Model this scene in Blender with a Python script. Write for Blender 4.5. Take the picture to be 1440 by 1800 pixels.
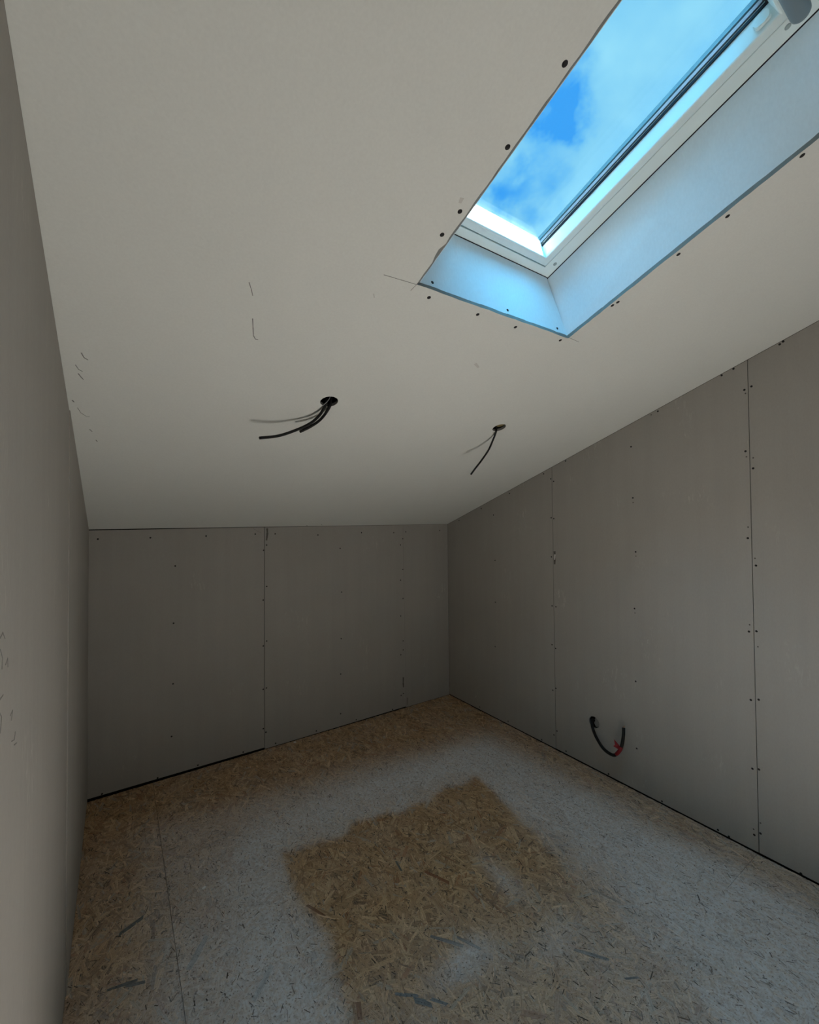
import bpy, bmesh, math, random
from mathutils import Vector, Matrix, noise
from mathutils.geometry import tessellate_polygon

for o in list(bpy.data.objects):
    bpy.data.objects.remove(o)
S = bpy.context.scene
COL = S.collection

# ------------------------------------------------------------------ camera
F_PX = 762.465
cam_d = bpy.data.cameras.new('camera')
cam_d.sensor_fit = 'HORIZONTAL'
cam_d.sensor_width = 36.0
cam_d.lens = 36.0 * F_PX / 1440.0
cam_d.clip_start = 0.01
cam = bpy.data.objects.new('camera', cam_d)
COL.objects.link(cam)
YAW, PITCH, ROLL = 0.593083, 0.0194997, -0.0083324
fw = Vector((math.sin(YAW) * math.cos(PITCH), math.cos(YAW) * math.cos(PITCH), math.sin(PITCH)))
rt = Vector((math.cos(YAW), -math.sin(YAW), 0))
up = rt.cross(fw)
cr, sr = math.cos(ROLL), math.sin(ROLL)
r2, u2 = rt * cr + up * sr, -rt * sr + up * cr
cam.matrix_world = Matrix(((r2.x, u2.x, -fw.x, 0), (r2.y, u2.y, -fw.y, 0), (r2.z, u2.z, -fw.z, 1.5), (0, 0, 0, 1)))
S.camera = cam

# ------------------------------------------------------------------ sky, sun, large lights, exposure
S.view_settings.view_transform = 'Standard'
S.view_settings.look = 'None'
S.view_settings.gamma = 1.0
S.view_settings.use_curve_mapping = False
S.view_settings.exposure = 0.0
try:
    S.cycles.max_bounces = 12
    S.cycles.diffuse_bounces = 7
    S.cycles.transparent_max_bounces = 12
    S.cycles.use_denoising = True
    S.cycles.sample_clamp_indirect = 0.0
    S.cycles.use_guiding = True
    S.cycles.use_surface_guiding = True
except Exception:
    pass

w = bpy.data.worlds.new('sky')
S.world = w
w.use_nodes = True
nt = w.node_tree
nt.nodes.clear()
W = lambda t, **k: mknode(nt, t, **k)


def mknode(tree, t, **k):
    n = tree.nodes.new(t)
    for a, b in k.items():
        setattr(n, a, b)
    return n


def ramp(tree, stops, interp='LINEAR'):
    n = tree.nodes.new('ShaderNodeValToRGB')
    n.color_ramp.interpolation = interp
    el = n.color_ramp.elements
    while len(el) < len(stops):
        el.new(0.5)
    for e, (p, c) in zip(el, stops):
        e.position = p
        e.color = (c[0], c[1], c[2], 1) if len(c) == 3 else c
    return n


tc = W('ShaderNodeTexCoord')


def wmath(op, a, b):
    n = W('ShaderNodeMath', operation=op)
    for i, v in enumerate((a, b)):
        if isinstance(v, (int, float)):
            n.inputs[i].default_value = v
        else:
            nt.links.new(v, n.inputs[i])
    return n.outputs[0]


def wnoise(scale, detail, rough, dist, off):
    mp = W('ShaderNodeMapping')
    mp.inputs['Location'].default_value = off
    n = W('ShaderNodeTexNoise')
    n.inputs['Scale'].default_value = scale
    n.inputs['Detail'].default_value = detail
    n.inputs['Roughness'].default_value = rough
    n.inputs['Distortion'].default_value = dist
    nt.links.new(tc.outputs['Generated'], mp.inputs['Vector'])
    nt.links.new(mp.outputs['Vector'], n.inputs['Vector'])
    return n


# broken cloud with a few blue gaps
cl = wnoise(6.5, 8, 0.55, 0.3, (0.31, 0.12, 0.0))
fac = wmath('ADD', wmath('MULTIPLY', cl.outputs['Fac'], 0.55), 0.36)
wob = wnoise(9, 6, 0.6, 0.2, (3.1, 0.7, 1.0))
wv = W('ShaderNodeVectorMath', operation='MULTIPLY_ADD')
nt.links.new(wob.outputs['Color'], wv.inputs[0])
wv.inputs[1].default_value = (0.20, 0.20, 0.20)
nt.links.new(tc.outputs['Generated'], wv.inputs[2])
for gx, gy, gz, rad, amt in [(0.5975, 0.4165, 0.6852, 0.075, 0.34), (0.5981, 0.4365, 0.6721, 0.075, 0.22), (0.6256, 0.5005, 0.5984, 0.07, 0.2), (0.5981, 0.5358, 0.596, 0.07, 0.22), (0.5739, 0.5738, 0.5843, 0.06, 0.22)]:
    dn = W('ShaderNodeVectorMath', operation='DISTANCE')
    nt.links.new(wv.outputs['Vector'], dn.inputs[0])
    dn.inputs[1].default_value = (gx + 0.10, gy + 0.10, gz + 0.10)
    mr = W('ShaderNodeMapRange', interpolation_type='SMOOTHSTEP')
    mr.inputs[1].default_value, mr.inputs[2].default_value = rad, 0.0
    mr.inputs[3].default_value, mr.inputs[4].default_value = 0.0, amt
    nt.links.new(dn.outputs['Value'], mr.inputs[0])
    fac = wmath('SUBTRACT', fac, mr.outputs[0])
rp = ramp(nt, [(0.30, (0.05, 0.40, 1.0)), (0.45, (0.14, 0.55, 1.0)), (0.60, (0.26, 0.70, 1.0)), (0.75, (0.37, 0.84, 1.05))])
bg = W('ShaderNodeBackground')
bg.inputs['Strength'].default_value = 1.0
wo = W('ShaderNodeOutputWorld')
nt.links.new(fac, rp.inputs['Fac'])
nt.links.new(rp.outputs['Color'], bg.inputs['Color'])
nt.links.new(bg.outputs['Background'], wo.inputs['Surface'])


def sun(name, toward, strength, angle, color):
    d = bpy.data.lights.new(name, 'SUN')
    d.energy = strength
    d.angle = math.radians(angle)
    d.color = color
    o = bpy.data.objects.new(name, d)
    o.rotation_euler = Vector(toward).to_track_quat('Z', 'Y').to_euler()
    o.location = (1.0, -2.0, 6.0)
    COL.objects.link(o)
    return o


SL = 0.3339434997            # roof slope
CS, SN = math.cos(SL), math.sin(SL)
TN = SN / CS
_up = Vector((0, -CS, SN))   # up the slope
_nn = Vector((0, SN, CS))    # out of the roof
# bright cloudy sky overhead (very soft), and the sun, which stands almost square to the roof: it falls
# through the roof window onto the floor just below the frame and bounces up from there
sun('sky_glow', (-0.30, -0.35, 1.0), 11.5, 75, (0.09, 0.58, 1.0))
sun('sun', _nn + _up * 0.17 + Vector((0.06, 0, 0)), 182.0, 1.5, (0.965, 0.975, 1.0))


def area(name, loc, toward, sx, sy, power, color):
    d = bpy.data.lights.new(name, 'AREA')
    d.shape = 'RECTANGLE'
    d.size, d.size_y = sx, sy
    d.energy = power
    d.color = color
    o = bpy.data.objects.new(name, d)
    o.location = loc
    o.rotation_euler = (-Vector(toward)).to_track_quat('Z', 'Y').to_euler()
    COL.objects.link(o)
    return o


# unseen fill lamp, added behind a made-up doorway in the rear wall
area('rear_fill', (1.45, -2.75, 1.15), (0, 1, 0), 1.1, 1.9, 5, (0.97, 0.98, 1.0))

# screw positions measured on each surface, metres
BACK = [(-0.088, 1.412), (0.16, 1.412), (0.457, 1.414), (0.753, 1.419), (0.807, 1.31), (0.827, 1.344), (0.288, 1.24), (0.28, 0.901), (0.278, 0.544), (0.271, 0.237), (0.827, 1.069), (0.804, 0.981), (0.826, 0.708), (0.804, 0.679), (0.803, 0.395), (0.824, 0.399), (0.803, 0.138), (0.82, 0.11), (-0.063, 0.021), (0.2, 0.019), (0.412, 0.025), (0.676, 0.024), (0.884, 1.417), (1.188, 1.402), (1.537, 1.41), (1.825, 1.404), (1.94, 1.408), (2.289, 1.412), (1.91, 1.353), (1.888, 1.304), (1.36, 1.299), (1.908, 1.107), (1.887, 1.022), (1.37, 0.978), (1.908, 0.873), (1.885, 0.736), (1.365, 0.638), (1.906, 0.535), (1.906, 0.463), (1.883, 0.428), (1.359, 0.382), (1.904, 0.117), (1.882, 0.106), (1.357, 0.095), (1.801, 0.015), (1.483, 0.018), (1.17, 0.022), (0.884, 0.019)]
RIGHT = [(2.784, 1.496), (2.515, 1.589), (2.216, 1.691), (1.908, 1.806), (1.851, 1.767), (1.828, 1.749), (1.735, 1.872), (2.381, 1.536), (1.852, 1.51), (1.831, 1.504), (1.303, 1.615), (2.371, 1.192), (1.855, 1.252), (1.83, 1.227), (1.293, 1.316), (2.372, 0.876), (1.855, 0.93), (1.825, 0.929), (1.305, 1.002), (2.38, 0.54), (1.86, 0.675), (1.832, 0.657), (1.859, 0.378), (1.835, 0.398), (1.306, 0.602), (1.831, 0.124), (1.855, 0.089), (1.954, 0.017), (1.764, 0.023), (2.258, 0.026), (1.307, 0.235), (1.476, 0.016), (2.556, 0.025), (0.646, 2.249), (0.634, 2.257), (0.817, 2.193), (0.865, 2.176), (0.75, 2.093), (0.777, 2.084), (1.16, 2.068), (1.308, 1.901), (0.778, 1.803), (0.751, 1.722), (0.777, 1.407), (0.749, 1.285), (0.781, 0.984), (0.753, 0.991), (0.78, 0.677), (0.751, 0.688), (0.78, 0.37), (0.756, 0.378), (0.779, 0.077), (0.756, 0.097), (1.178, 0.016), (0.922, 0.016), (0.877, 0.011), (0.62, 0.011)]
RIGHTF = [(0.773, 2.067), (0.775, 1.777), (0.75, 1.769), (0.775, 1.457), (0.778, 1.015), (0.749, 0.923), (1.302, 1.589), (1.292, 1.293), (1.303, 0.978), (0.752, 1.317), (1.195, 2.056), (0.755, 0.143), (0.781, 0.101)]
CEIL = [(0.665, 2.604), (0.667, 2.455), (0.661, 2.302), (0.657, 2.236), (0.741, 2.058), (0.93, 2.058), (1.098, 2.06), (1.321, 2.07), (1.357, 2.258), (1.362, 2.275), (1.366, 2.471), (1.371, 2.601), (1.368, 2.767)]

# ------------------------------------------------------------------ dimensions
XL, XR, YB, YF, K = -0.1308, 2.3758, 2.9342, -1.7, 1.46575
BT = 0.0125                    # plasterboard thickness


def TW(x, d, o=0.0):
    """point of the roof slope: x across, d up the slope from the knee wall, o outwards"""
    return Vector((x, YB - d * CS + o * SN, K + d * SN + o * CS))


# ------------------------------------------------------------------ helpers
def link(o, parent=None):
    COL.objects.link(o)
    if parent:
        o.parent = parent
        o.matrix_parent_inverse = parent.matrix_world.inverted()
    return o


def world_loc(o):
    v = o.location.copy()
    p = o.parent
    while p:
        v += p.location
        p = p.parent
    return v


def obj(name, bm, mats, parent=None, smooth=False, base=None):
    """link a bmesh (world coordinates) as one mesh object with its origin at its own middle"""
    bmesh.ops.recalc_face_normals(bm, faces=bm.faces[:])
    vs = [v.co for v in bm.verts]
    lo = Vector([min(v[i] for v in vs) for i in range(3)])
    hi = Vector([max(v[i] for v in vs) for i in range(3)])
    c = Vector(base) if base is not None else (lo + hi) / 2
    bmesh.ops.translate(bm, verts=bm.verts[:], vec=-c)
    me = bpy.data.meshes.new(name)
    bm.to_mesh(me)
    bm.free()
    for m in (mats if isinstance(mats, (list, tuple)) else [mats]):
        me.materials.append(m)
    if smooth:
        for p in me.polygons:
            p.use_smooth = True
    o = bpy.data.objects.new(name, me)
    o.location = c
    COL.objects.link(o)
    if parent:
        o.parent = parent
        o.location = c - world_loc(parent)
    return o


def empty(name, loc):
    o = bpy.data.objects.new(name, None)
    o.location = loc
    o.empty_display_size = 0.1
    COL.objects.link(o)
    return o


def tag(o, label=None, cat=None, group=None, kind=None):
    if label:
        o['label'] = label
    if cat:
        o['category'] = cat
    if group:
        o['group'] = group
    if kind:
        o['kind'] = kind
    return o


def prism(bm, ring, vec, mat=0):
    """closed prism: polygon ring swept by vec"""
    a = [bm.verts.new(p) for p in ring]
    b = [bm.verts.new(Vector(p) + vec) for p in ring]
    fs = [bm.faces.new(a), bm.faces.new(b[::-1])]
    n = len(ring)
    for i in range(n):
        fs.append(bm.faces.new((a[i], b[i], b[(i + 1) % n], a[(i + 1) % n])))
    for f in fs:
        f.material_index = mat
    return fs


def holed_plate(bm, outer, holes, fn, t, mat_face=0, mat_edge=0, chamfer=None):
    """plate with holes: 2D rings mapped by fn(u, v, depth) from depth 0 to t; chamfer gives the deeper ring of each hole"""
    rings = [outer] + holes
    deep = [outer] + [(chamfer[i] if chamfer and chamfer[i] else h) for i, h in enumerate(holes)]
    for rr, dep in ((rings, 0.0), (deep, t)):
        flat = [p for r in rr for p in r]
        vs = [bm.verts.new(fn(p[0], p[1], dep)) for p in flat]
        tris = tessellate_polygon([[Vector((p[0], p[1], 0)) for p in r] for r in rr])
        for tr in tris:
            try:
                f = bm.faces.new([vs[i] for i in tr])
                f.material_index = mat_face
            except ValueError:
                pass
        if dep == 0.0:
            top = vs
        else:
            bot = vs
    k = 0
    for r in rings:
        n = len(r)
        for i in range(n):
            f = bm.faces.new((top[k + i], top[k + (i + 1) % n], bot[k + (i + 1) % n], bot[k + i]))
            f.material_index = mat_edge
        k += n


def circle(cx, cy, r, n=28, jit=0.0, rnd=None):
    out = []
    for i in range(n):
        a = 2 * math.pi * i / n
        q = r * (1 + (rnd.uniform(-jit, jit) if rnd else 0))
        out.append((cx + q * math.cos(a), cy + q * math.sin(a)))
    return out


def box(bm, lo, hi, mat=0):
    x0, y0, z0 = lo
    x1, y1, z1 = hi
    prism(bm, [Vector((x0, y0, z0)), Vector((x1, y0, z0)), Vector((x1, y1, z0)), Vector((x0, y1, z0))], Vector((0, 0, z1 - z0)), mat)


def catmull(pts, sub=8):
    P = [Vector(p) for p in pts]
    P = [P[0] * 2 - P[1]] + P + [P[-1] * 2 - P[-2]]
    out = []
    for i in range(1, len(P) - 2):
        for k in range(sub):
            t = k / sub
            a, b, c, d = P[i - 1], P[i], P[i + 1], P[i + 2]
            out.append(0.5 * ((2 * b) + (c - a) * t + (2 * a - 5 * b + 4 * c - d) * t * t + (3 * b - a - 3 * c + d) * t ** 3))
    out.append(P[-2])
    return out


def tube(bm, path, r, n=12, cap=True, mat=0, rfun=None):
    rings = []
    ref = None
    for i, p in enumerate(path):
        tg = (path[min(i + 1, len(path) - 1)] - path[max(i - 1, 0)]).normalized()
        if ref is None:
            ref = tg.orthogonal().normalized()
        ref = (ref - tg * ref.dot(tg)).normalized()
        bi = tg.cross(ref)
        rr = rfun(i / (len(path) - 1)) if rfun else r
        rings.append([bm.verts.new(p + (ref * math.cos(2 * math.pi * k / n) + bi * math.sin(2 * math.pi * k / n)) * rr) for k in range(n)])
    for a, b in zip(rings, rings[1:]):
        for k in range(n):
            bm.faces.new((a[k], a[(k + 1) % n], b[(k + 1) % n], b[k])).material_index = mat
    if cap:
        bm.faces.new(rings[0][::-1]).material_index = mat
        bm.faces.new(rings[-1]).material_index = mat


# ------------------------------------------------------------------ materials
def base_mat(name, color, rough=0.7, spec=0.3):
    m = bpy.data.materials.new(name)
    m.use_nodes = True
    b = m.node_tree.nodes['Principled BSDF']
    b.inputs['Base Color'].default_value = (*color, 1)
    b.inputs['Roughness'].default_value = rough
    b.inputs['Specular IOR Level'].default_value = spec
    return m


def board_mat(name, c, streak=0.06, mott=0.10, scuff=0.0, rough=0.85, sx=(1, 1, 1), bump=0.15, spec=0.15):
    """paper-faced board: mottling, fine fibre, vertical streaks and a few pale scuffs"""
    m = base_mat(name, c, rough, spec)
    t = m.node_tree
    b = t.nodes['Principled BSDF']
    geo = mknode(t, 'ShaderNodeNewGeometry')

    def nz(scale, vec_scale=(1, 1, 1), detail=4, rgh=0.55):
        mpn = mknode(t, 'ShaderNodeMapping')
        mpn.inputs['Scale'].default_value = vec_scale
        t.links.new(geo.outputs['Position'], mpn.inputs['Vector'])
        n = mknode(t, 'ShaderNodeTexNoise')
        n.inputs['Scale'].default_value = scale
        n.inputs['Detail'].default_value = detail
        n.inputs['Roughness'].default_value = rgh
        t.links.new(mpn.outputs['Vector'], n.inputs['Vector'])
        return n.outputs['Fac']

    def math_(op, a, bb):
        n = mknode(t, 'ShaderNodeMath', operation=op)
        for i, v in enumerate((a, bb)):
            if isinstance(v, (int, float)):
                n.inputs[i].default_value = v
            else:
                t.links.new(v, n.inputs[i])
        return n.outputs[0]

    big = nz(2.3)
    st = nz(22, (1, 1, 0.05), 3)
    fine = nz(170, (1, 1, 0.45), 2)
    f = math_('ADD', math_('MULTIPLY', math_('SUBTRACT', big, 0.5), mott * 2),
              math_('MULTIPLY', math_('SUBTRACT', st, 0.5), streak * 2))
    f = math_('ADD', f, math_('MULTIPLY', math_('SUBTRACT', fine, 0.5), 0.10))
    f = math_('ADD', f, 1.0)
    if scuff:
        s1 = nz(4.1, (1, 1, 1), 2)
        s2 = nz(38, (2.2, 2.2, 0.6), 3, 0.7)
        mr = mknode(t, 'ShaderNodeMapRange')
        mr.inputs[1].default_value, mr.inputs[2].default_value = 0.60, 0.74
        t.links.new(s1, mr.inputs[0])
        m2 = mknode(t, 'ShaderNodeMapRange')
        m2.inputs[1].default_value, m2.inputs[2].default_value = 0.54, 0.72
        t.links.new(s2, m2.inputs[0])
        f = math_('ADD', f, math_('MULTIPLY', math_('MULTIPLY', mr.outputs[0], m2.outputs[0]), scuff))
    vm = mknode(t, 'ShaderNodeVectorMath', operation='SCALE')
    vm.inputs[0].default_value = c
    t.links.new(f, vm.inputs['Scale'])
    t.links.new(vm.outputs['Vector'], b.inputs['Base Color'])
    bp = mknode(t, 'ShaderNodeBump')
    bp.inputs['Strength'].default_value = bump
    bp.inputs['Distance'].default_value = 0.001
    t.links.new(fine, bp.inputs['Height'])
    t.links.new(bp.outputs['Normal'], b.inputs['Normal'])
    return m


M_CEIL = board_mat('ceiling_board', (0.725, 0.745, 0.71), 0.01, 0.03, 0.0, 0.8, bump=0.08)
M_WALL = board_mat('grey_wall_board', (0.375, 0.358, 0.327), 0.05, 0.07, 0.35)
M_CORE = board_mat('gypsum_core', (0.24, 0.24, 0.225), 0.0, 0.15, 0.0, 0.95, bump=0.5)
M_REV = board_mat('skytinted_reveal_board', (0.72, 0.83, 0.88), 0.0, 0.05, 0.0, 0.6, bump=0.6)  # white board with cool sky light mixed into its colour
M_DARK = base_mat('dark_cavity', (0.012, 0.011, 0.010), 0.95, 0.05)
M_SCREW = base_mat('black_screw', (0.008, 0.008, 0.009), 0.5, 0.3)
M_DENT = base_mat('nail_dent', (0.10, 0.095, 0.085), 0.9, 0.1)
M_SHEATH = base_mat('black_sheath', (0.008, 0.008, 0.008), 0.55, 0.25)
M_CUT = base_mat('cut_cable_end', (0.05, 0.045, 0.04), 0.6, 0.3)
M_RED = base_mat('red_tape', (0.22, 0.008, 0.014), 0.4, 0.4)
M_COPPER = base_mat('copper', (0.5, 0.25, 0.12), 0.35, 0.5)
M_WIRE = base_mat('grey_wire', (0.35, 0.36, 0.37), 0.5, 0.4)
M_FRAME = base_mat('skytinted_window_lacquer', (0.74, 0.83, 0.81), 0.35, 0.4)  # white lacquer, the greenish cast of the daylight put into its colour
M_GASKET = base_mat('black_rubber', (0.006, 0.006, 0.012), 0.6, 0.3)
M_SPACER = base_mat('grey_spacer', (0.09, 0.13, 0.16), 0.5, 0.3)
M_CLAD = base_mat('dark_cladding', (0.02, 0.07, 0.095), 0.5, 0.4)
M_ROD = base_mat('grey_bar', (0.17, 0.21, 0.23), 0.4, 0.4)
M_PLUG = base_mat('grey_plug', (0.30, 0.36, 0.36), 0.5, 0.4)
M_PENCIL = base_mat('graphite', (0.20, 0.20, 0.19), 0.8, 0.2)
M_SMUDGE = base_mat('faint_smudge', (0.60, 0.60, 0.565), 0.9, 0.1)
M_CRUMB = base_mat('plaster_crumb', (0.80, 0.79, 0.75), 0.9, 0.1)
M_TORN = board_mat('torn_paper', (0.13, 0.12, 0.105), 0.3, 0.4, 0.0, 0.95)
M_WOOL = board_mat('mineral_wool', (0.33, 0.27, 0.13), 0.2, 0.5, 0.0, 0.95, bump=0.8)
M_DECK = base_mat('roof_underlay', (0.03, 0.028, 0.025), 0.95, 0.05)

# thin clear pane: transparent with a fresnel mirror
M_GLASS = bpy.data.materials.new('window_glass')
M_GLASS.use_nodes = True
_t = M_GLASS.node_tree
_t.nodes.clear()
_tr = mknode(_t, 'ShaderNodeBsdfTransparent')
_tr.inputs['Color'].default_value = (0.975, 0.99, 0.995, 1)
_gl = mknode(_t, 'ShaderNodeBsdfGlossy')
_gl.inputs['Roughness'].default_value = 0.02
_fr = mknode(_t, 'ShaderNodeFresnel')
_fr.inputs['IOR'].default_value = 1.4
_ge = mknode(_t, 'ShaderNodeNewGeometry')
_fm = mknode(_t, 'ShaderNodeMath', operation='SUBTRACT')
_fm.inputs[0].default_value = 1.0
_t.links.new(_ge.outputs['Backfacing'], _fm.inputs[1])
_f2 = mknode(_t, 'ShaderNodeMath', operation='MULTIPLY')
_t.links.new(_fr.outputs[0], _f2.inputs[0])
_t.links.new(_fm.outputs[0], _f2.inputs[1])
_mx = mknode(_t, 'ShaderNodeMixShader')
_ou = mknode(_t, 'ShaderNodeOutputMaterial')
_t.links.new(_f2.outputs[0], _mx.inputs[0])   # outer faces only
_t.links.new(_tr.outputs[0], _mx.inputs[1])
_t.links.new(_gl.outputs[0], _mx.inputs[2])
_t.links.new(_mx.outputs[0], _ou.inputs['Surface'])


def osb_mat(name):
    """strand colour from the mesh, fibre along each strand, white dust caught in the surface (alpha = how much)"""
    m = base_mat(name, (0.4, 0.3, 0.2), 0.75, 0.2)
    t = m.node_tree
    b = t.nodes['Principled BSDF']
    at = mknode(t, 'ShaderNodeVertexColor', layer_name='Col')
    fb = mknode(t, 'ShaderNodeAttribute', attribute_name='Fib')
    geo = mknode(t, 'ShaderNodeNewGeometry')

    def nz(vec, scale, detail, rough=0.6):
        n = mknode(t, 'ShaderNodeTexNoise')
        n.inputs['Scale'].default_value = scale
        n.inputs['Detail'].default_value = detail
        n.inputs['Roughness'].default_value = rough
        t.links.new(vec, n.inputs['Vector'])
        return n.outputs['Fac']

    def mrange(v, a, c, lo, hi):
        n = mknode(t, 'ShaderNodeMapRange')
        for i, q in enumerate((a, c, lo, hi)):
            n.inputs[i + 1].default_value = q
        t.links.new(v, n.inputs[0])
        return n.outputs[0]

    def mul(a, c, op='MULTIPLY'):
        n = mknode(t, 'ShaderNodeMath', operation=op)
        for i, v in enumerate((a, c)):
            if isinstance(v, (int, float)):
                n.inputs[i].default_value = v
            else:
                t.links.new(v, n.inputs[i])
        return n.outputs[0]

    fib = nz(fb.outputs['Vector'], 1.0, 3)
    grain = nz(geo.outputs['Position'], 330, 3)
    blotch = nz(geo.outputs['Position'], 75, 3, 0.65)
    k = mul(mrange(fib, 0.3, 0.7, 0.62, 1.32), mrange(grain, 0.3, 0.7, 0.84, 1.14))
    # pits: sparse dark gaps between the strands
    pit = mrange(nz(geo.outputs['Position'], 150, 2, 0.5), 0.29, 0.38, 0.25, 1.0)
    k = mul(k, pit)
    vm = mknode(t, 'ShaderNodeVectorMath', operation='SCALE')
    t.links.new(at.outputs['Color'], vm.inputs[0])
    t.links.new(k, vm.inputs['Scale'])
    d = mul(mul(at.outputs['Alpha'], mrange(blotch, 0.3, 0.7, 0.62, 1.28)), mrange(grain, 0.25, 0.75, 0.78, 1.15))
    d = mul(d, mrange(fib, 0.3, 0.7, 0.72, 1.16))
    d = mul(d, mrange(pit, 0.25, 1.0, 0.25, 1.0))
    d = mul(d, 0.92, 'MINIMUM')
    mx = mknode(t, 'ShaderNodeMix', data_type='RGBA')
    t.links.new(d, mx.inputs['Factor'])
    t.links.new(vm.outputs['Vector'], mx.inputs['A'])
    mx.inputs['B'].default_value = (0.75, 0.755, 0.76, 1)
    t.links.new(mx.outputs['Result'], b.inputs['Base Color'])
    bp = mknode(t, 'ShaderNodeBump')
    bp.inputs['Strength'].default_value = 0.5
    bp.inputs['Distance'].default_value = 0.0012
    t.links.new(fib, bp.inputs['Height'])
    t.links.new(bp.outputs['Normal'], b.inputs['Normal'])
    return m


M_OSB = osb_mat('osb_strands')
M_OSBEDGE = base_mat('osb_edge', (0.10, 0.07, 0.045), 0.9, 0.1)

# ------------------------------------------------------------------ floor of oriented strand boards
rnd = random.Random(11)
FB = [(XL, XL + 0.3068, YF, YB), (XL + 0.3082, XR, 0.770, YB), (XL + 0.3082, XR, YF, 0.7688)]


def sst(a, b, x):
    t = min(1, max(0, (x - a) / (b - a)))
    return t * t * (3 - 2 * t)


def gs(v, c, s):
    return math.exp(-((v - c) / s) ** 2)


def dust(x, y):
    """white plaster dust trodden into the boards; a clean rectangle where something lay"""
    nA = noise.noise((x * 3.1, y * 3.1, 1.7))
    nB = noise.noise((x * 9.0, y * 9.0, 4.2))
    nC = noise.noise((x * 1.3 + 5, y * 1.3, 9.1))
    wx, wy = x + 0.05 * nA + 0.02 * nB, y + 0.05 * nB + 0.03 * nA
    d = 0.50 + 0.16 * nC
    d += 0.42 * gs(wy, 2.13, 0.17) * sst(0.35, 0.7, wx) * (1 - sst(1.95, 2.25, wx))
    d += 0.42 * gs(wx, 0.47, 0.14) * (1 - sst(2.0, 2.3, wy))
    d += 0.22 * gs(wx, 0.22, 0.16) * (1 - sst(1.6, 2.1, wy))
    d += 0.34 * sst(1.62, 1.80, wx) * (1 - sst(2.02, 2.2, wx)) * (1 - sst(1.9, 2.3, wy))
    d += 0.30 * (1 - sst(0.75, 1.15, wy)) * sst(1.0, 1.5, wx)
    d *= 1 - 0.85 * sst(2.25, 2.55, wy + 0.10 * (wx - 1.2))
    d *= 1 - 0.55 * sst(2.13, 2.3, wx)
    d *= 1 - 0.75 * (1 - sst(-0.02, 0.22, wx)) * sst(1.3, 2.0, wy)
    # the clean rectangle
    e = 0.022
    edge_r = 1.40 + 0.19 * wy - 0.02
    inside = sst(0.61 - e, 0.61 + e, wx) * (1 - sst(edge_r - e, edge_r + e, wx)) * (1 - sst(1.985 - 0.08 * (wx - 0.62) - e, 1.985 - 0.08 * (wx - 0.62) + e, wy))
    keep = sst(0.85, 1.50, wy) * 0.62 + 0.32
    d *= 1 - inside * keep
    d += 0.75 * gs(wx, 0.99, 0.12) * gs(wy, 1.145, 0.045)
    d += 0.45 * gs(wx, 1.37, 0.05) * gs(wy, 1.34, 0.15)
    d += 0.35 * gs(wx, 1.30, 0.12) * gs(wy, 1.02, 0.07)
    d += 0.10 * nB + 0.35 * (1 - sst(0.2, 0.75, wy))  # extra white at the near end, added to cool the bounced sunlight
    return min(1.0, max(0.0, d))


TANS = [((0.40, 0.285, 0.160), 30), ((0.35, 0.240, 0.130), 26), ((0.46, 0.345, 0.205), 20), ((0.29, 0.190, 0.100), 12),
        ((0.31, 0.175, 0.085), 4), ((0.21, 0.140, 0.080), 4), ((0.33, 0.29, 0.225), 6)]
TW_ = sum(wt for _, wt in TANS)


def tan(r):
    k = r.uniform(0, TW_)
    for c, wt in TANS:
        k -= wt
        if k <= 0:
            break
    v = r.uniform(0.86, 1.13)
    g = (c[0] + c[1] + c[2]) / 3
    return Vector([(g + (q - g) * 0.9) * h for q, h in zip(c, (1.30, 1.15, 1.02))]) * v


floor = empty('floor', (1.1, 0.6, 0))
tag(floor, 'floor of tan strand boards, dusted white around a clean rectangle', 'floor', kind='structure')


bm = bmesh.new()
box(bm, (XL - 0.3, YF - 0.3, -0.06), (XR + 0.3, YB + 0.3, -0.0225))
obj('light_stop_slab', bm, M_DECK, floor)  # unseen slab added to stop light leaking in from below


def colour_layer(me, cols):
    a = me.color_attributes.new('Col', 'FLOAT_COLOR', 'POINT')
    flat = []
    for c in cols:
        flat += [c[0], c[1], c[2], min(1.0, c[3])]
    a.data.foreach_set('color', flat)


def fibre_layer(me, vecs):
    a = me.attributes.new('Fib', 'FLOAT_VECTOR', 'POINT')
    a.data.foreach_set('vector', [q for v in vecs for q in v])


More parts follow.
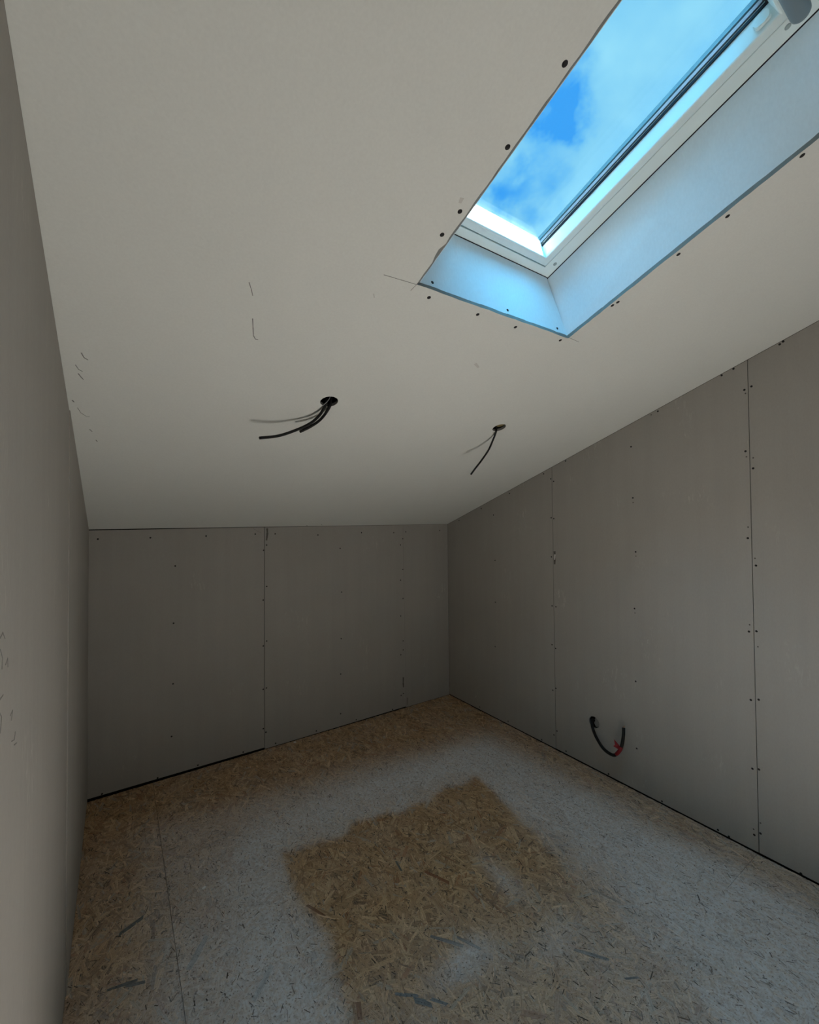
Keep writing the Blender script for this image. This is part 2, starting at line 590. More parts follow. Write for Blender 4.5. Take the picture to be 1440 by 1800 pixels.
SPECIAL = [  # dark, grey-blue long strands that stand out: x, y, angle, length, width, colour
    (0.795, 1.128, 2.25, 0.060, 0.020, (0.10, 0.115, 0.12)), (0.765, 1.175, 2.45, 0.075, 0.011, (0.12, 0.135, 0.14)),
    (0.835, 1.10, 2.2, 0.05, 0.016, (0.11, 0.12, 0.125)),
    (0.02, 1.72, 2.9, 0.085, 0.011, (0.07, 0.065, 0.055)), (0.055, 1.70, 2.75, 0.06, 0.012, (0.08, 0.075, 0.065)),
    (0.40, 1.47, 0.75, 0.11, 0.02, (0.24, 0.245, 0.24)), (0.24, 1.70, 0.9, 0.12, 0.022, (0.26, 0.255, 0.24)),
    (0.05, 1.95, 0.4, 0.08, 0.016, (0.06, 0.055, 0.045)), (0.98, 1.24, 2.2, 0.12, 0.014, (0.16, 0.15, 0.14)),
    (1.04, 1.19, 2.0, 0.09, 0.012, (0.15, 0.14, 0.13)), (0.62, 1.22, 1.2, 0.05, 0.018, (0.20, 0.10, 0.05)),
    (1.40, 0.80, 2.6, 0.05, 0.007, (0.05, 0.05, 0.05)), (1.36, 0.92, 2.2, 0.11, 0.012, (0.14, 0.135, 0.125)),
    (0.64, 1.62, 2.0, 0.09, 0.012, (0.20, 0.10, 0.05)), (1.12, 1.48, 2.0, 0.12, 0.014, (0.22, 0.10, 0.05)),
    (1.62, 1.02, 1.9, 0.10, 0.012, (0.22, 0.16, 0.11)), (1.02, 1.62, 1.4, 0.06, 0.010, (0.13, 0.12, 0.10))]

for bi, (x0, x1, y0, y1) in enumerate(FB):
    # board body: a fine grid on top so that colour and dust vary over it
    bm = bmesh.new()
    step = 0.05
    nx, ny = max(2, int((x1 - x0) / step)), max(2, int((y1 - y0) / step))
    g = [[bm.verts.new((x0 + (x1 - x0) * i / nx, y0 + (y1 - y0) * j / ny, -0.0012)) for j in range(ny + 1)] for i in range(nx + 1)]
    for i in range(nx):
        for j in range(ny):
            bm.faces.new((g[i][j], g[i + 1][j], g[i + 1][j + 1], g[i][j + 1]))
    ring = [g[i][0] for i in range(nx + 1)] + [g[nx][j] for j in range(1, ny + 1)] + [g[i][ny] for i in range(nx - 1, -1, -1)] + [g[0][j] for j in range(ny - 1, 0, -1)]
    low = [bm.verts.new((v.co.x, v.co.y, -0.022)) for v in ring]
    for i in range(len(ring)):
        j = (i + 1) % len(ring)
        bm.faces.new((ring[i], ring[j], low[j], low[i]))
    bm.faces.new(low[::-1])
    pos = [(v.co.x, v.co.y) for v in bm.verts]
    board = obj('strand_board', bm, M_OSB, floor)
    colour_layer(board.data, [(0.31, 0.20, 0.11, 0.8 * dust(x, y)) for x, y in pos])
    fibre_layer(board.data, [(x * 160, y * 12, bi) for x, y in pos])
    # the pressed strands on its face
    verts, faces, cols, fibs = [], [], [], []
    ylo = max(y0, 0.1)
    n = int((x1 - x0) * (y1 - ylo) * 9000)
    todo = [None] * n + ([s for s in SPECIAL if x0 < s[0] < x1 and ylo < s[1] < y1])
    for q, sp in enumerate(todo):
        if sp is None:
            cx, cy = rnd.uniform(x0, x1), rnd.uniform(ylo, y1)
            big = rnd.random()
            if big < 0.26:
                ln, wd = rnd.uniform(0.04, 0.095), rnd.uniform(0.007, 0.020)
            elif big < 0.58:
                ln, wd = rnd.uniform(0.022, 0.06), rnd.uniform(0.003, 0.009)
            else:
                ln, wd = rnd.uniform(0.008, 0.034), rnd.uniform(0.0012, 0.0038)
            ang = math.pi / 2 + rnd.gauss(0, 0.62 if cx > 1.6 else 0.85)
            c = tan(rnd)
            if big >= 0.58 and rnd.random() < 0.50:
                c = Vector((0.085, 0.060, 0.040)) * rnd.uniform(0.4, 2.0)
            z = -0.0009 + 0.0009 * q / len(todo)
            amt_k = rnd.uniform(0.72, 1.0) if c[0] > 0.17 else rnd.uniform(0.0, 0.55)
        else:
            cx, cy, ang, ln, wd, c = sp
            c = Vector(c) * 1.25
            z = 0.00015 + 0.00002 * (q % 7)
            amt_k = 0.6
        ca, sa = math.cos(ang), math.sin(ang)
        hl, hw = ln / 2, wd / 2
        sk = rnd.uniform(-0.6, 0.6) * wd
        loc = [(-hl + sk, -hw), (-hl * 0.2, -hw * rnd.uniform(0.8, 1.2)), (hl + sk * 0.5, -hw * rnd.uniform(0.5, 1)), (hl - sk, hw), (hl * rnd.uniform(0, 0.4), hw * rnd.uniform(0.8, 1.25)), (-hl - sk * 0.5, hw * rnd.uniform(0.4, 1))]
        tx, ty = rnd.gauss(0, 0.004), rnd.gauss(0, 0.03)
        i0 = len(verts)
        for (u, v) in loc:
            X = min(x1, max(x0, cx + u * ca - v * sa))
            # strands lie across the filled part of the cross joint, it only opens near the right wall
            over = 0.03 if 0.2 < cx < 2.06 else 0.0
            Y = min(min(y1 + over, YB), max(y0 - over, cy + u * sa + v * ca))
            verts.append((X, Y, z + max(-0.0003, min(0.0003, u * tx + v * ty))))
            cols.append((c[0], c[1], c[2], dust(X, Y) * amt_k))
            fibs.append((u * 14 + q * 0.37, v * 420, q * 1.7))
        faces.append((i0, i0 + 1, i0 + 2, i0 + 3, i0 + 4, i0 + 5))
    me = bpy.data.meshes.new('strands')
    me.from_pydata(verts, [], faces)
    me.materials.append(M_OSB)
    colour_layer(me, cols)
    fibre_layer(me, fibs)
    so = bpy.data.objects.new('strands', me)
    COL.objects.link(so)
    so.parent = board
    so.location = -(board.location + floor.location)
    so['kind'] = 'stuff'

# ------------------------------------------------------------------ ceiling: white boarding of the roof slope
rnd = random.Random(5)


def edge(a, b, n, jit):
    out = []
    for i in range(n):
        t = i / n
        out.append((a[0] + (b[0] - a[0]) * t + rnd.uniform(-jit, jit) * (0 if i == 0 else 1), a[1] + (b[1] - a[1]) * t + rnd.uniform(-jit, jit) * (0 if i == 0 else 1)))
    return out


DTOP = 2.935
HO = [(0.680, 2.084), (1.343, 2.088), (1.357, DTOP), (0.679, DTOP)]   # hole at the face
HI = [(0.694, 2.085), (1.3425, 2.0885), (1.3565, DTOP - 0.004), (0.694, DTOP - 0.004)]     # hole behind the chamfer
ho, hi_ = [], []
for k in range(4):
    n = (22, 40, 22, 44)[k]
    ho += edge(HO[k], HO[(k + 1) % 4], n, 0.0012)
    hi_ += edge(HI[k], HI[(k + 1) % 4], n, 0.0006)
# bite broken out of the left edge
for i, (x, d) in enumerate(ho):
    if x < 0.685 and 2.165 < d < 2.215:
        ho[i] = (x - 0.008 * (1 - abs(d - 2.19) / 0.03), d)
HOLES = [(0.666, 1.489, 0.034), (1.566, 1.493, 0.034)]
bm = bmesh.new()
DMAX = (YB - YF) / CS
outer = [(XL, 0.0), (XR, 0.0), (XR, DMAX), (XL, DMAX)]
c1 = [circle(*h, 30, 0.02, rnd) for h in HOLES]
holed_plate(bm, outer, [ho] + c1, lambda u, v, dep: TW(u, v, dep), BT, 0, 1, chamfer=[hi_, None, None])
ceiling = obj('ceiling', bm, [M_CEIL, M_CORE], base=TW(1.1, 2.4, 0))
tag(ceiling, 'sloping white boarded ceiling with roof window opening and two cable holes', 'ceiling', kind='structure')

SLOPE_ROT = Matrix(((1, 0, 0), (0, -CS, SN), (0, SN, CS)))   # columns: across, up the slope, outwards


# screw head: low countersunk disc with a cross recess rim
def screw_mesh(name, r, m):
    bm = bmesh.new()
    n = 12
    a = [bm.verts.new((r * math.cos(2 * math.pi * i / n), r * math.sin(2 * math.pi * i / n), -0.0003)) for i in range(n)]
    b = [bm.verts.new((0.82 * r * math.cos(2 * math.pi * i / n), 0.82 * r * math.sin(2 * math.pi * i / n), 0.0006)) for i in range(n)]
    c = [bm.verts.new((0.34 * r * math.cos(2 * math.pi * i / n) * (1 if i % 3 else 1.5), 0.34 * r * math.sin(2 * math.pi * i / n) * (1 if i % 3 else 1.5), 0.0002)) for i in range(n)]
    for i in range(n):
        j = (i + 1) % n
        bm.faces.new((a[i], a[j], b[j], b[i]))
        bm.faces.new((b[i], b[j], c[j], c[i]))
    bm.faces.new(c)
    bm.faces.new(a[::-1])
    me = bpy.data.meshes.new(name)
    bm.to_mesh(me)
    bm.free()
    me.materials.append(m)
    return me


ME_SCREW = screw_mesh('screw', 0.0052, M_SCREW)
ME_SCREW_B = screw_mesh('screw', 0.0062, M_SCREW)
ME_DENT = screw_mesh('nail_dent', 0.0034, M_DENT)


def put(me, name, p, normal, parent):
    """a screw (or dent) at world point p, facing along normal"""
    o = bpy.data.objects.new(name, me)
    COL.objects.link(o)
    o.parent = parent
    o.rotation_euler = Vector(normal).to_track_quat('Z', 'Y').to_euler()
    o.location = Vector(p) - world_loc(parent)
    return o


NC = Vector((0, -SN, -CS))            # ceiling's face normal, into the room
for x, d in CEIL:
    put(ME_SCREW_B, 'screw', TW(x, d, 0), NC, ceiling)
for x, d in ((1.205, 0.03), (1.10, 0.02)):
    put(ME_DENT, 'nail_dent', TW(x, d, 0), NC, ceiling)


def mark(pts, wd, parent, fn, m=M_PENCIL, name='pencil_mark'):
    """thin line on a face: fn(u, v, lift)"""
    bm = bmesh.new()
    for a, b in zip(pts, pts[1:]):
        a, b = Vector((a[0], a[1])), Vector((b[0], b[1]))
        t = (b - a).normalized()
        nrm = Vector((-t.y, t.x)) * wd / 2
        ring = [a - nrm, b - nrm * 0.7, b + nrm * 0.7, a + nrm]
        prism(bm, [fn(q.x, q.y, 0.0) for q in ring], fn(0, 0, 0.0004) - fn(0, 0, 0))
    return obj(name, bm, m, parent)


cfn = lambda u, v, l: TW(u, v, -l)
mark([(0.579, 2.078), (0.630, 2.081), (0.681, 2.084)], 0.0016, ceiling, cfn)
mark([(0.676, 2.060), (0.681, 2.086)], 0.0014, ceiling, cfn)
mark([(1.337, 2.092), (1.404, 2.089)], 0.0014, ceiling, cfn)
mark([(0.271, 1.930), (0.281, 1.910), (0.289, 1.891)], 0.0022, ceiling, cfn)
mark([(0.307, 1.813), (0.316, 1.780), (0.325, 1.748), (0.333, 1.736), (0.341, 1.736)], 0.0028, ceiling, cfn)
mark([(-0.084, 1.535), (-0.079, 1.515), (-0.070, 1.507)], 0.003, ceiling, cfn)
mark([(-0.100, 1.475), (-0.094, 1.455), (-0.085, 1.448)], 0.0022, ceiling, cfn)
mark([(-0.096, 1.435), (-0.091, 1.421), (-0.085, 1.408)], 0.003, ceiling, cfn)
mark([(-0.119, 1.287), (-0.115, 1.276)], 0.004, ceiling, cfn)
mark([(-0.108, 1.245), (-0.101, 1.215), (-0.087, 1.196), (-0.078, 1.197)], 0.0016, ceiling, cfn)
mark([(-0.082, 1.110), (-0.075, 1.095)], 0.003, ceiling, cfn)
mark([(-0.066, 1.034), (-0.062, 1.022)], 0.003, ceiling, cfn)
mark([(0.583, 2.012), (0.592, 2.000)], 0.004, ceiling, cfn, M_SMUDGE, 'smudge')
mark([(1.09, 1.86), (1.12, 1.845)], 0.012, ceiling, cfn, M_SMUDGE, 'smudge')
mark([(0.645, 2.33), (0.648, 2.318)], 0.010, ceiling, cfn, M_SMUDGE, 'smudge')

# mineral wool in the right hole; the left lump blackened for the dark cavity
for (hx, hd, r), off in zip(HOLES, (0.0, 0.02)):
    bm = bmesh.new()
    bmesh.ops.create_icosphere(bm, subdivisions=3, radius=1.0)
    for v in bm.verts:
        k = 1 + 0.25 * noise.noise(v.co * 3.1 + Vector((hx, 0, 0)))
        v.co = TW(hx + off + v.co.x * 0.05 * k, hd + v.co.y * 0.05 * k, 0.062 + v.co.z * 0.032 * k - off * 0.6)
    obj('mineral_wool', bm, M_WOOL if off else M_DARK, ceiling, smooth=True)

# roof deck above the boarding: keeps the cavity dark
bm = bmesh.new()
holed_plate(bm, [(XL - 0.3, -0.4), (XR + 0.3, -0.4), (XR + 0.3, DMAX + 1.6), (XL - 0.3, DMAX + 1.6)],
            [[(0.70, 2.08), (1.315, 2.08), (1.315, 2.955), (0.70, 2.955)]], lambda u, v, dep: TW(u, v, 0.27 + dep), 0.05)
obj('roof_deck', bm, M_DECK, ceiling)

# ------------------------------------------------------------------ window reveal boards and roof window
win = empty('window_1', TW(1.01, 2.52, 0.22))
tag(win, 'white roof window set in a boxed plasterboard reveal', 'window', kind='structure')
HZ = 0.22
RV = (0.735, 2.123, 1.284, 2.912)        # reveal opening at the window: x0, d0, x1, d1


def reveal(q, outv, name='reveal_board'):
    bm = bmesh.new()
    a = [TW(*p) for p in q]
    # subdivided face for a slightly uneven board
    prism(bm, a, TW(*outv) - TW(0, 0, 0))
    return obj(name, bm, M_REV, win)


f0 = BT - 0.001
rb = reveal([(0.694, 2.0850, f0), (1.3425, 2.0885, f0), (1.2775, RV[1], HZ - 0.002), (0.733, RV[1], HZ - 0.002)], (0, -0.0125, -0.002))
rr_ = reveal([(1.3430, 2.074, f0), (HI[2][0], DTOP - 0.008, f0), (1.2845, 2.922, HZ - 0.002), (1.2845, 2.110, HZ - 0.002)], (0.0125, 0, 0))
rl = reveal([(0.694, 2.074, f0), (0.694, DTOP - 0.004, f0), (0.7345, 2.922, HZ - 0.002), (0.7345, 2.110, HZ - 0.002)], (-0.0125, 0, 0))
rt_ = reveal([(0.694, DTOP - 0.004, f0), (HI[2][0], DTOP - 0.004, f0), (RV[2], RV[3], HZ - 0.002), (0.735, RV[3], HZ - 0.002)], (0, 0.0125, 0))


def plane_normal(p0, p1, p2, inside):
    n = (TW(*p1) - TW(*p0)).cross(TW(*p2) - TW(*p0)).normalized()
    return n if n.dot(inside - TW(*p0)) > 0 else -n


inside = TW(1.0, 2.5, 0.1)
nb = plane_normal((0.694, 2.085, f0), (1.3425, 2.0885, f0), (1.28, RV[1], HZ), inside)
nr = plane_normal((1.343, 2.0885, f0), (HI[2][0], DTOP, f0), (1.2845, 2.123, HZ), inside)


def on_plane(p0, n, p, axis):
    """slide p along the slope axis (x or d) onto the plane"""
    ax = TW(*axis) - TW(0, 0, 0)
    P = TW(*p)
    k = (TW(*p0) - P).dot(n) / ax.dot(n)
    return P + ax * k


for x, d, o in ((0.739, 2.09, 0.026), (1.041, 2.09, 0.026), (1.290, 2.10, 0.026)):
    put(ME_SCREW, 'screw', on_plane((0.694, 2.085, f0), nb, (x, d, o), (0, 1, 0)), nb, rb)
for x, d, o in ((1.34, 2.26, 0.029), (1.35, 2.492, 0.032), (1.36, 2.728, 0.039)):
    put(ME_SCREW, 'screw', on_plane((1.343, 2.0885, f0), nr, (x, d, o), (1, 0, 0)), nr, rr_)


def rails(name, m, out, inn, o0, o1, bev=0.0, parent=win, inn_deep=None):
    """four mitred rails between two rectangles (x0, d0, x1, d1)"""
    res = []
    di = inn_deep or inn
    for k in range(4):
        def cor(r):
            return [(r[0], r[1]), (r[2], r[1]), (r[2], r[3]), (r[0], r[3])]
        A, B, D = cor(out), cor(inn), cor(di)
        j = (k + 1) % 4
        bm = bmesh.new()
        v = [bm.verts.new(TW(*p)) for p in ((*A[k], o0), (*A[j], o0), (*B[j], o0), (*B[k], o0), (*A[k], o1), (*A[j], o1), (*D[j], o1), (*D[k], o1))]
        for f in ((0, 1, 2, 3), (7, 6, 5, 4), (0, 4, 5, 1), (1, 5, 6, 2), (2, 6, 7, 3), (3, 7, 4, 0)):
            bm.faces.new([v[i] for i in f])
        if bev:
            es = [e for e in bm.edges if {e.verts[0], e.verts[1]} in ({v[2], v[3]}, {v[0], v[1]})]
            bmesh.ops.bevel(bm, geom=es, offset=bev, segments=2, profile=0.5, affect='EDGES')
        res.append(obj(name, bm, m, parent))
    return res


def inset(r, i):
    return (r[0] + i, r[1] + i, r[2] - i, r[3] - i)


FR_O = inset(RV, -0.012)
FR_I = (RV[0] + 0.050, 2.1525, 1.234, 2.8830)
SA_O = inset(FR_I, 0.0045)
SA_I = (SA_O[0] + 0.029, 2.1835, 1.2025, 2.8500)
rails('dark_gap_strip', M_GASKET, inset(RV, -0.004), inset(RV, 0.0022), HZ - 0.001, HZ + 0.003)  # black strip put in to draw the shaded gap between reveal and frame
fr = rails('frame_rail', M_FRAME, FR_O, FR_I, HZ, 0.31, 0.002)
rails('sash_seal', M_GASKET, inset(FR_I, -0.002), inset(SA_O, 0.004), HZ + 0.030, HZ + 0.036)
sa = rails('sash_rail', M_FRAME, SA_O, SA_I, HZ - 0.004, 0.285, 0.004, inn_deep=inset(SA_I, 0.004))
G0 = inset(SA_I, 0.003)
rails('glazing_gasket', M_GASKET, inset(SA_I, -0.002), (SA_I[0] + 0.0062, SA_I[1] + 0.0005, SA_I[2] - 0.0062, SA_I[3] - 0.0062), 0.2625, 0.2695)
rails('spacer_bar', M_SPACER, inset(SA_I, 0.002), (SA_I[0] + 0.0085, SA_I[1] + 0.003, SA_I[2] - 0.0085, SA_I[3] - 0.0085), 0.2742, 0.284)
rails('outer_cladding', M_CLAD, inset(RV, -0.03), (SA_I[0] + 0.010, SA_I[1] + 0.003, SA_I[2] - 0.010, SA_I[3] - 0.010), 0.2885, 0.300)
for o0 in (0.270, 0.2842):
    bm = bmesh.new()
    g = inset(SA_I, 0.001)
    prism(bm, [TW(g[0], g[1], o0), TW(g[2], g[1], o0), TW(g[2], g[3], o0), TW(g[0], g[3], o0)], TW(0, 0, 0.004) - TW(0, 0, 0))
    obj('glass_pane', bm, M_GLASS, win)


def plug(x, d):
    bm = bmesh.new()
    n = 14
    rings = []
    for rad, o in ((0.0062, HZ + 0.001), (0.0062, HZ - 0.0012), (0.0045, HZ - 0.0018)):
        rings.append([bm.verts.new(TW(x + rad * math.cos(2 * math.pi * i / n), d + rad * math.sin(2 * math.pi * i / n), o)) for i in range(n)])
    for a, b in zip(rings, rings[1:]):
        for i in range(n):
            bm.faces.new((a[i], a[(i + 1) % n], b[(i + 1) % n], b[i]))
    bm.faces.new(rings[-1])
    obj('screw_cap', bm, M_PLUG, fr[1])


plug(1.259, 2.177)
plug(1.252, 2.852)

# operating bar along the top sash rail, its rounded end in view
bm = bmesh.new()
path = [TW(x, 2.8745, HZ - 0.022) for x in (0.800, 0.803, 0.808, 0.815, 0.9, 1.0, 1.1, 1.2, 1.222, 1.229, 1.234, 1.237)]
prof = {0: 0.010, 1: 0.0145, 2: 0.0175, 3: 0.0185, 8: 0.0185, 9: 0.0175, 10: 0.0145, 11: 0.010}
tube(bm, path, 0.0185, 24, rfun=lambda t: prof.get(round(t * 11), 0.0185))
bar = obj('operating_bar', bm, M_ROD, win, smooth=True)
for x in (0.86, 1.16):
    bm = bmesh.new()
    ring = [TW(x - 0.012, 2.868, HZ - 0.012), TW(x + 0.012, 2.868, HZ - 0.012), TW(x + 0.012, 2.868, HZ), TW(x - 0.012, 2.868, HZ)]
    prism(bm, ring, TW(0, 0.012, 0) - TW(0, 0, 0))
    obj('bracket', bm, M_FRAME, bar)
# pivot cover: rounded block on the inner side of the sash
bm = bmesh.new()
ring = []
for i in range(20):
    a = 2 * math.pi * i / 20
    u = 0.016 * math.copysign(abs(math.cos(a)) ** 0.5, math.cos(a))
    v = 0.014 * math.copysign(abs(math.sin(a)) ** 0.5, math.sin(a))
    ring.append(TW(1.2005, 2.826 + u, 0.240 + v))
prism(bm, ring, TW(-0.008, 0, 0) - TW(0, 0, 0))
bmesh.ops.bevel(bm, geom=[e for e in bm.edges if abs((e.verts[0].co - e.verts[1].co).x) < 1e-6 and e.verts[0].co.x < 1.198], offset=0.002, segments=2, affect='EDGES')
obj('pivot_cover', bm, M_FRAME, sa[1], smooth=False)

# ------------------------------------------------------------------ walls
def wall_boards(parent, polys, fn, bottom_edge=None):
    out = []
    for poly, hole in polys:
        bm = bmesh.new()
        holed_plate(bm, poly, hole, fn, BT - 0.001, 0, 1)
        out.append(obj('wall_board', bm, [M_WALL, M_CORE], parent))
    return out


def zc(y):
    return K + (YB - y) * TN


# back (knee) wall
bm = bmesh.new()
box(bm, (XL - 0.1, YB + BT, -0.08), (XR + 0.1, YB + BT + 0.08, K + 0.30))
wb = obj('wall_back', bm, M_DARK)
tag(wb, 'low knee wall of grey boards under the ceiling slope', 'wall', kind='structure')
bfn = lambda u, v, dep: Vector((u, YB + dep, v))
SB1, SB2a, SB2b = 0.8115, 1.930, 1.912
bb = wall_boards(wb, [
    ([(XL + 0.001, 0.015), (SB1 - 0.0014, 0.013), (SB1 - 0.0014, K - 0.003), (XL + 0.001, K - 0.006)], []),
    ([(SB1 + 0.0012, 0.003), (SB2a - 0.0004, 0.008), (SB2b - 0.0004, K - 0.0015), (SB1 + 0.0012, K - 0.003)], []),
    ([(SB2a + 0.0004, 0.002), (XR - 0.001, 0.001), (XR - 0.001, K - 0.0015), (SB2b + 0.0004, K - 0.0015)], [])], bfn)
for x, z in BACK:
    b = bb[0] if x < SB1 else (bb[1] if x < 1.915 else bb[2])
    put(ME_SCREW, 'screw', (x, YB, z), (0, -1, 0), b)
bl = lambda u, v, l: Vector((u, YB - l, v))
mark([(0.830, 1.455), (0.832, 1.425), (0.826, 1.375)], 0.014, bb[1], bl, M_TORN, 'torn_paper')
mark([(1.905, 0.245), (1.903, 0.20), (1.906, 0.165)], 0.012, bb[1], bl, M_TORN, 'torn_paper')
mark([(1.941, 0.075), (1.940, 0.018)], 0.004, bb[2], bl, M_SCREW, 'saw_cut')
mark([(0.740, 1.455), (0.790, 1.425)], 0.0016, bb[0], bl)

# right wall
HW = (1.563, 0.281, 0.034)
bm = bmesh.new()
poly = [(YB + 0.1, -0.08), (YF, -0.08), (YF, zc(YF) + 0.27), (YB + 0.1, zc(YB + 0.1) + 0.27)]
prism(bm, [Vector((XR + BT, y, z)) for y, z in poly], Vector((0.08, 0, 0)))
wr = obj('wall_right', bm, M_DARK)
tag(wr, 'tall grey boarded side wall on the right under the slope', 'wall', kind='structure')
rfn = lambda u, v, dep: Vector((XR + dep, u, v))
SR = [YB, 1.8405, 0.7625, -0.315, YF]
polys = []
for i, (a, b) in enumerate(zip(SR, SR[1:])):
    a2, b2 = a - (0.0013 if i else 0.001), b + 0.0013
    polys.append(([(a2, (0.006, 0.008, 0.009, 0.009)[i]), (b2, (0.007, 0.008, 0.009, 0.009)[i]), (b2, zc(b2) - 0.002), (a2, zc(a2) - 0.002)],
                  [circle(*HW, 28, 0.03, rnd)] if i == 1 else []))
rbds = wall_boards(wr, polys, rfn)


bm = bmesh.new()
bmesh.ops.create_icosphere(bm, subdivisions=3, radius=1.0)
for v in bm.verts:
    k = 1 + 0.2 * noise.noise(v.co * 2.7)
    v.co = Vector((XR + 0.0125 - 0.001 + 0.001 * v.co.x, HW[0] - 0.012 + v.co.y * 0.019 * k, HW[1] + v.co.z * 0.028 * k))
obj('pale_plug', bm, M_CORE, wr, smooth=True)


def rboard(y):
    return rbds[0] if y > SR[1] else (rbds[1] if y > SR[2] else rbds[2])


for y, z in RIGHT:
    put(ME_SCREW, 'screw', (XR, y, z), (-1, 0, 0), rboard(y))
for y, z in RIGHTF:
    put(ME_DENT, 'nail_dent', (XR, y, z), (-1, 0, 0), rboard(y))
rl_ = lambda u, v, l: Vector((XR - l, u, v))
mark([(1.829, 1.290), (1.828, 1.245), (1.830, 1.205)], 0.016, rbds[1], rl_, M_TORN, 'torn_paper')
mark([(1.826, 1.27), (1.828, 1.235)], 0.008, rbds[1], lambda u, v, l: Vector((XR - l * 2, u, v)), M_CRUMB, 'chipped_core')

# left wall
bm = bmesh.new()
prism(bm, [Vector((XL - BT, y, z)) for y, z in poly], Vector((-0.08, 0, 0)))
wl = obj('wall_left', bm, M_DARK)
tag(wl, 'grey boarded wall seen at a grazing angle on the left', 'wall', kind='structure')
SLW = [YB, 1.775, 0.55, -0.65, YF]
for i, (a, b) in enumerate(zip(SLW, SLW[1:])):
    lift = 0.0028 if i == 0 else 0.0
    a2, b2 = a - 0.0008, b + 0.0008
    bm = bmesh.new()
    holed_plate(bm, [(a2, 0.004), (b2, 0.004), (b2, zc(b2) - 0.0015), (a2, zc(a2) - 0.0015)], [], lambda u, v, dep: Vector((XL + lift - dep, u, v)), BT - 0.001 + lift, 0, 0)
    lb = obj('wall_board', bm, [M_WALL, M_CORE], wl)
    if i == 1:
        lf = lambda u, v, l: Vector((XL + l, u, v))
        for pts in ([(0.800, 1.345), (0.815, 1.350), (0.830, 1.338)], [(0.800, 1.330), (0.815, 1.315), (0.812, 1.300)],
                    [(0.835, 1.300), (0.850, 1.306), (0.852, 1.292)], [(0.800, 1.262), (0.822, 1.262)], [(0.80, 1.245), (0.812, 1.236), (0.806, 1.215)],
                    [(0.872, 1.215), (0.890, 1.217), (0.880, 1.205)], [(0.885, 1.172), (0.905, 1.166), (0.912, 1.176)], [(0.905, 1.158), (0.925, 1.153)]):
            mark(pts, 0.0014, lb, lf)

# rear wall behind the camera, with a doorway added for the fill lamp
bm = bmesh.new()
zr = zc(YF) + 0.05
D0, D1, DH = 0.95, 1.95, 2.05
holed_plate(bm, [(XL - 0.1, -0.08), (D0, -0.08), (D0, DH), (D1, DH), (D1, -0.08), (XR + 0.1, -0.08), (XR + 0.1, zr), (XL - 0.1, zr)], [],
            lambda u, v, dep: Vector((u, YF - dep, v)), 0.10)
wre = obj('wall_rear', bm, M_WALL)
tag(wre, 'rear wall with a doorway added for the fill lamp, behind the viewer', 'wall', kind='structure')
bm = bmesh.new()
for lo, hi in (((D0 - 0.3, -2.95, -0.10), (D1 + 0.3, YF - 0.10, -0.02)), ((D0 - 0.3, -2.95, 2.35), (D1 + 0.3, YF - 0.10, 2.43)),
               ((D0 - 0.38, -2.95, -0.1), (D0 - 0.3, YF - 0.10, 2.43)), ((D1 + 0.3, -2.95, -0.1), (D1 + 0.38, YF - 0.10, 2.43)),
               ((D0 - 0.38, -3.03, -0.1), (D1 + 0.38, -2.95, 2.43))):
    box(bm, lo, hi)
wla = obj('fill_lamp_box', bm, M_CEIL)  # unseen closed box, added to hold the fill lamp and keep sun out
tag(wla, 'added closed white box holding the fill lamp behind the rear wall', 'wall', kind='structure')

# ------------------------------------------------------------------ loose things: cables and crumbs
def cable(name, label, pts, r, group=None, tip=True, n=12):
    path = catmull(pts, 8)
    root = empty(name, path[0])
    tag(root, label, 'cable', group)
    bm = bmesh.new()
    tube(bm, path, r, n)
    obj('sheath', bm, M_SHEATH, root, smooth=True)
    if tip:
        t = (path[-1] - path[-2]).normalized()
        bm = bmesh.new()
        tube(bm, [path[-1] - t * 0.0005, path[-1] + t * 0.0012], r * 0.78, 10)
        obj('cut_end', bm, M_CUT, root)
    return root, path


CA = [TW(*p) for p in ((0.668, 1.477, 0.045), (0.662, 1.467, 0.006), (0.655, 1.445, -0.014), (0.645, 1.413, -0.026), (0.624, 1.381, -0.038), (0.581, 1.352, -0.054), (0.515, 1.323, -0.073), (0.441, 1.321, -0.09))]
CB = [TW(*p) for p in ((0.684, 1.478, 0.045), (0.680, 1.468, 0.004), (0.673, 1.440, -0.014), (0.660, 1.396, -0.027), (0.632, 1.361, -0.040), (0.596, 1.337, -0.054))]
CC = [TW(*p) for p in ((1.571, 1.478, 0.045), (1.573, 1.467, 0.004), (1.577, 1.446, -0.014), (1.585, 1.413, -0.030), (1.580, 1.377, -0.062), (1.562, 1.326, -0.100), (1.538, 1.296, -0.130), (1.526, 1.265, -0.152))]
cable('electric_cable', 'longer black cable curving out of the left ceiling hole, tip pointing left', CA, 0.0056)
cable('electric_cable', 'short black cable beside the longer one in the left ceiling hole', CB, 0.0056)
cable('electric_cable', 'thin black cable hanging down from the right ceiling hole near the side wall', CC, 0.0047)
bm = bmesh.new()
tube(bm, catmull([TW(*p) for p in ((0.674, 1.500, 0.030), (0.662, 1.502, 0.004), (0.654, 1.494, -0.006), (0.648, 1.482, -0.010), (0.642, 1.470, -0.013))], 5), 0.0013, 6)
wo_ = obj('draw_wire', bm, M_WIRE, smooth=True)
tag(wo_, 'thin pale wire across the left ceiling hole', 'wire')

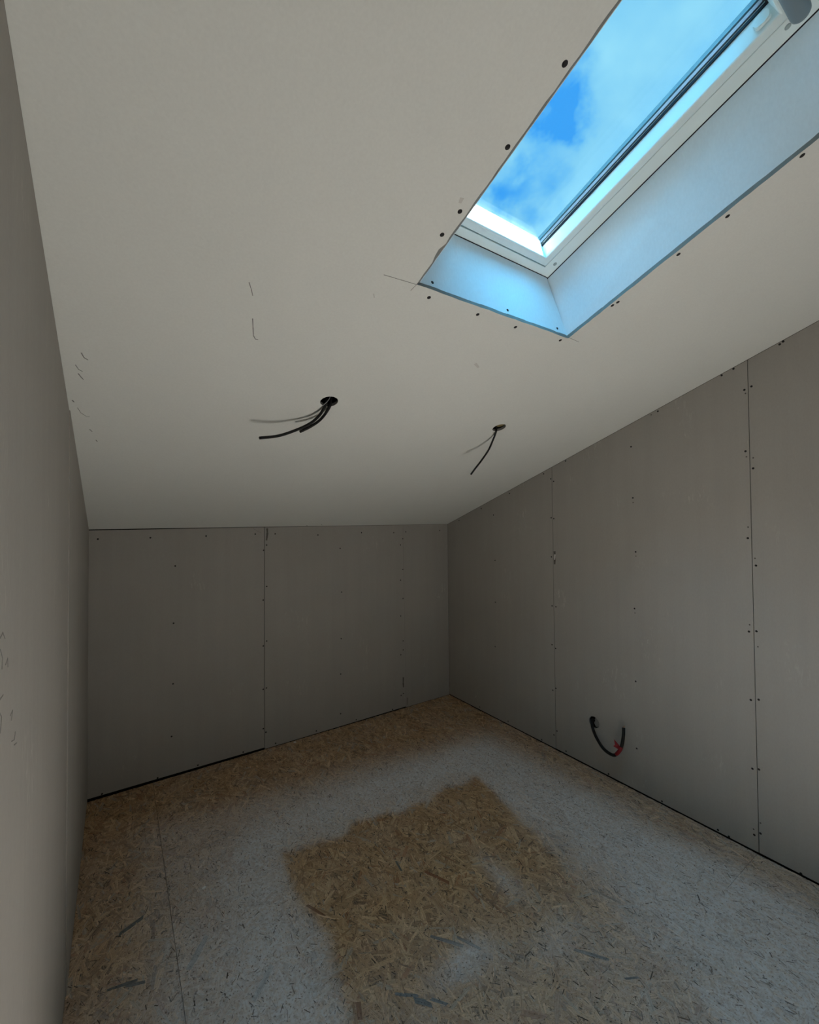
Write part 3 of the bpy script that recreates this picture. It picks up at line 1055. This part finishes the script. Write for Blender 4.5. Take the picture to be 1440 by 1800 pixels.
CWP = [(1.585, 0.281, -0.040), (1.577, 0.287, -0.012), (1.570, 0.290, 0.012), (1.553, 0.262, 0.032), (1.516, 0.222, 0.050), (1.458, 0.188, 0.070), (1.397, 0.184, 0.080), (1.365, 0.215, 0.080), (1.349, 0.254, 0.075), (1.347, 0.306, 0.060), (1.351, 0.344, 0.050)]
CWP[0] = (1.572, 0.287, -0.011)
CWP[1] = (1.573, 0.289, 0.000)
CW = [Vector((XR - w_, y, z)) for y, z, w_ in CWP]
root, path = cable('power_cable', 'thick black cable looping out of the right wall, wrapped in red tape', CW, 0.0086)
i0, i1 = 52, 64
bm = bmesh.new()
tube(bm, path[i0:i1], 0.0096, 14)
obj('red_tape', bm, M_RED, root, smooth=True)
pm = path[i1 - 4]
bm = bmesh.new()
ring = [pm + Vector((-0.004, 0.004, -0.004)), pm + Vector((-0.010, 0.036, 0.006)), pm + Vector((-0.012, 0.024, 0.018)), pm + Vector((-0.010, 0.030, 0.045)), pm + Vector((-0.004, 0.003, 0.020))]
prism(bm, ring, Vector((0.0015, 0.0004, 0)))
obj('tape_flag', bm, M_RED, root)
t = (path[-1] - path[-2]).normalized()
for k, (dx, dy) in enumerate(((0.002, 0.002), (-0.003, 0.001), (0.001, -0.003))):
    bm = bmesh.new()
    p0 = path[-1] + Vector((dx, dy, -0.001))
    tube(bm, [p0, p0 + t * 0.006, p0 + t * (0.009 + 0.005 * (k == 2)) + Vector((0, -0.002 * k, 0))], 0.0013, 6)
    obj('conductor', bm, M_COPPER if k else M_WIRE, root)


def crumb(x, y, r, label, seed):
    bm = bmesh.new()
    bmesh.ops.create_icosphere(bm, subdivisions=2, radius=r)
    for v in bm.verts:
        k = 1 + 0.35 * noise.noise(v.co * (1.2 / r) + Vector((seed, seed, 0)))
        v.co = Vector((v.co.x * k * 1.3 + x, v.co.y * k + y, max(0.0004, v.co.z * k * 0.55 + r * 0.45)))
    o = obj('plaster_crumb', bm, M_CRUMB, base=(x, y, 0.0004))
    tag(o, label, 'crumb')


crumb(0.300, 1.975, 0.006, 'white plaster crumb on the dusty floor towards the left wall', 1.0)
crumb(1.005, 2.905, 0.007, 'white plaster crumb against the foot of the knee wall', 2.0)
crumb(1.195, 1.930, 0.0035, 'tiny white crumb near the far edge of the clean floor rectangle', 3.0)
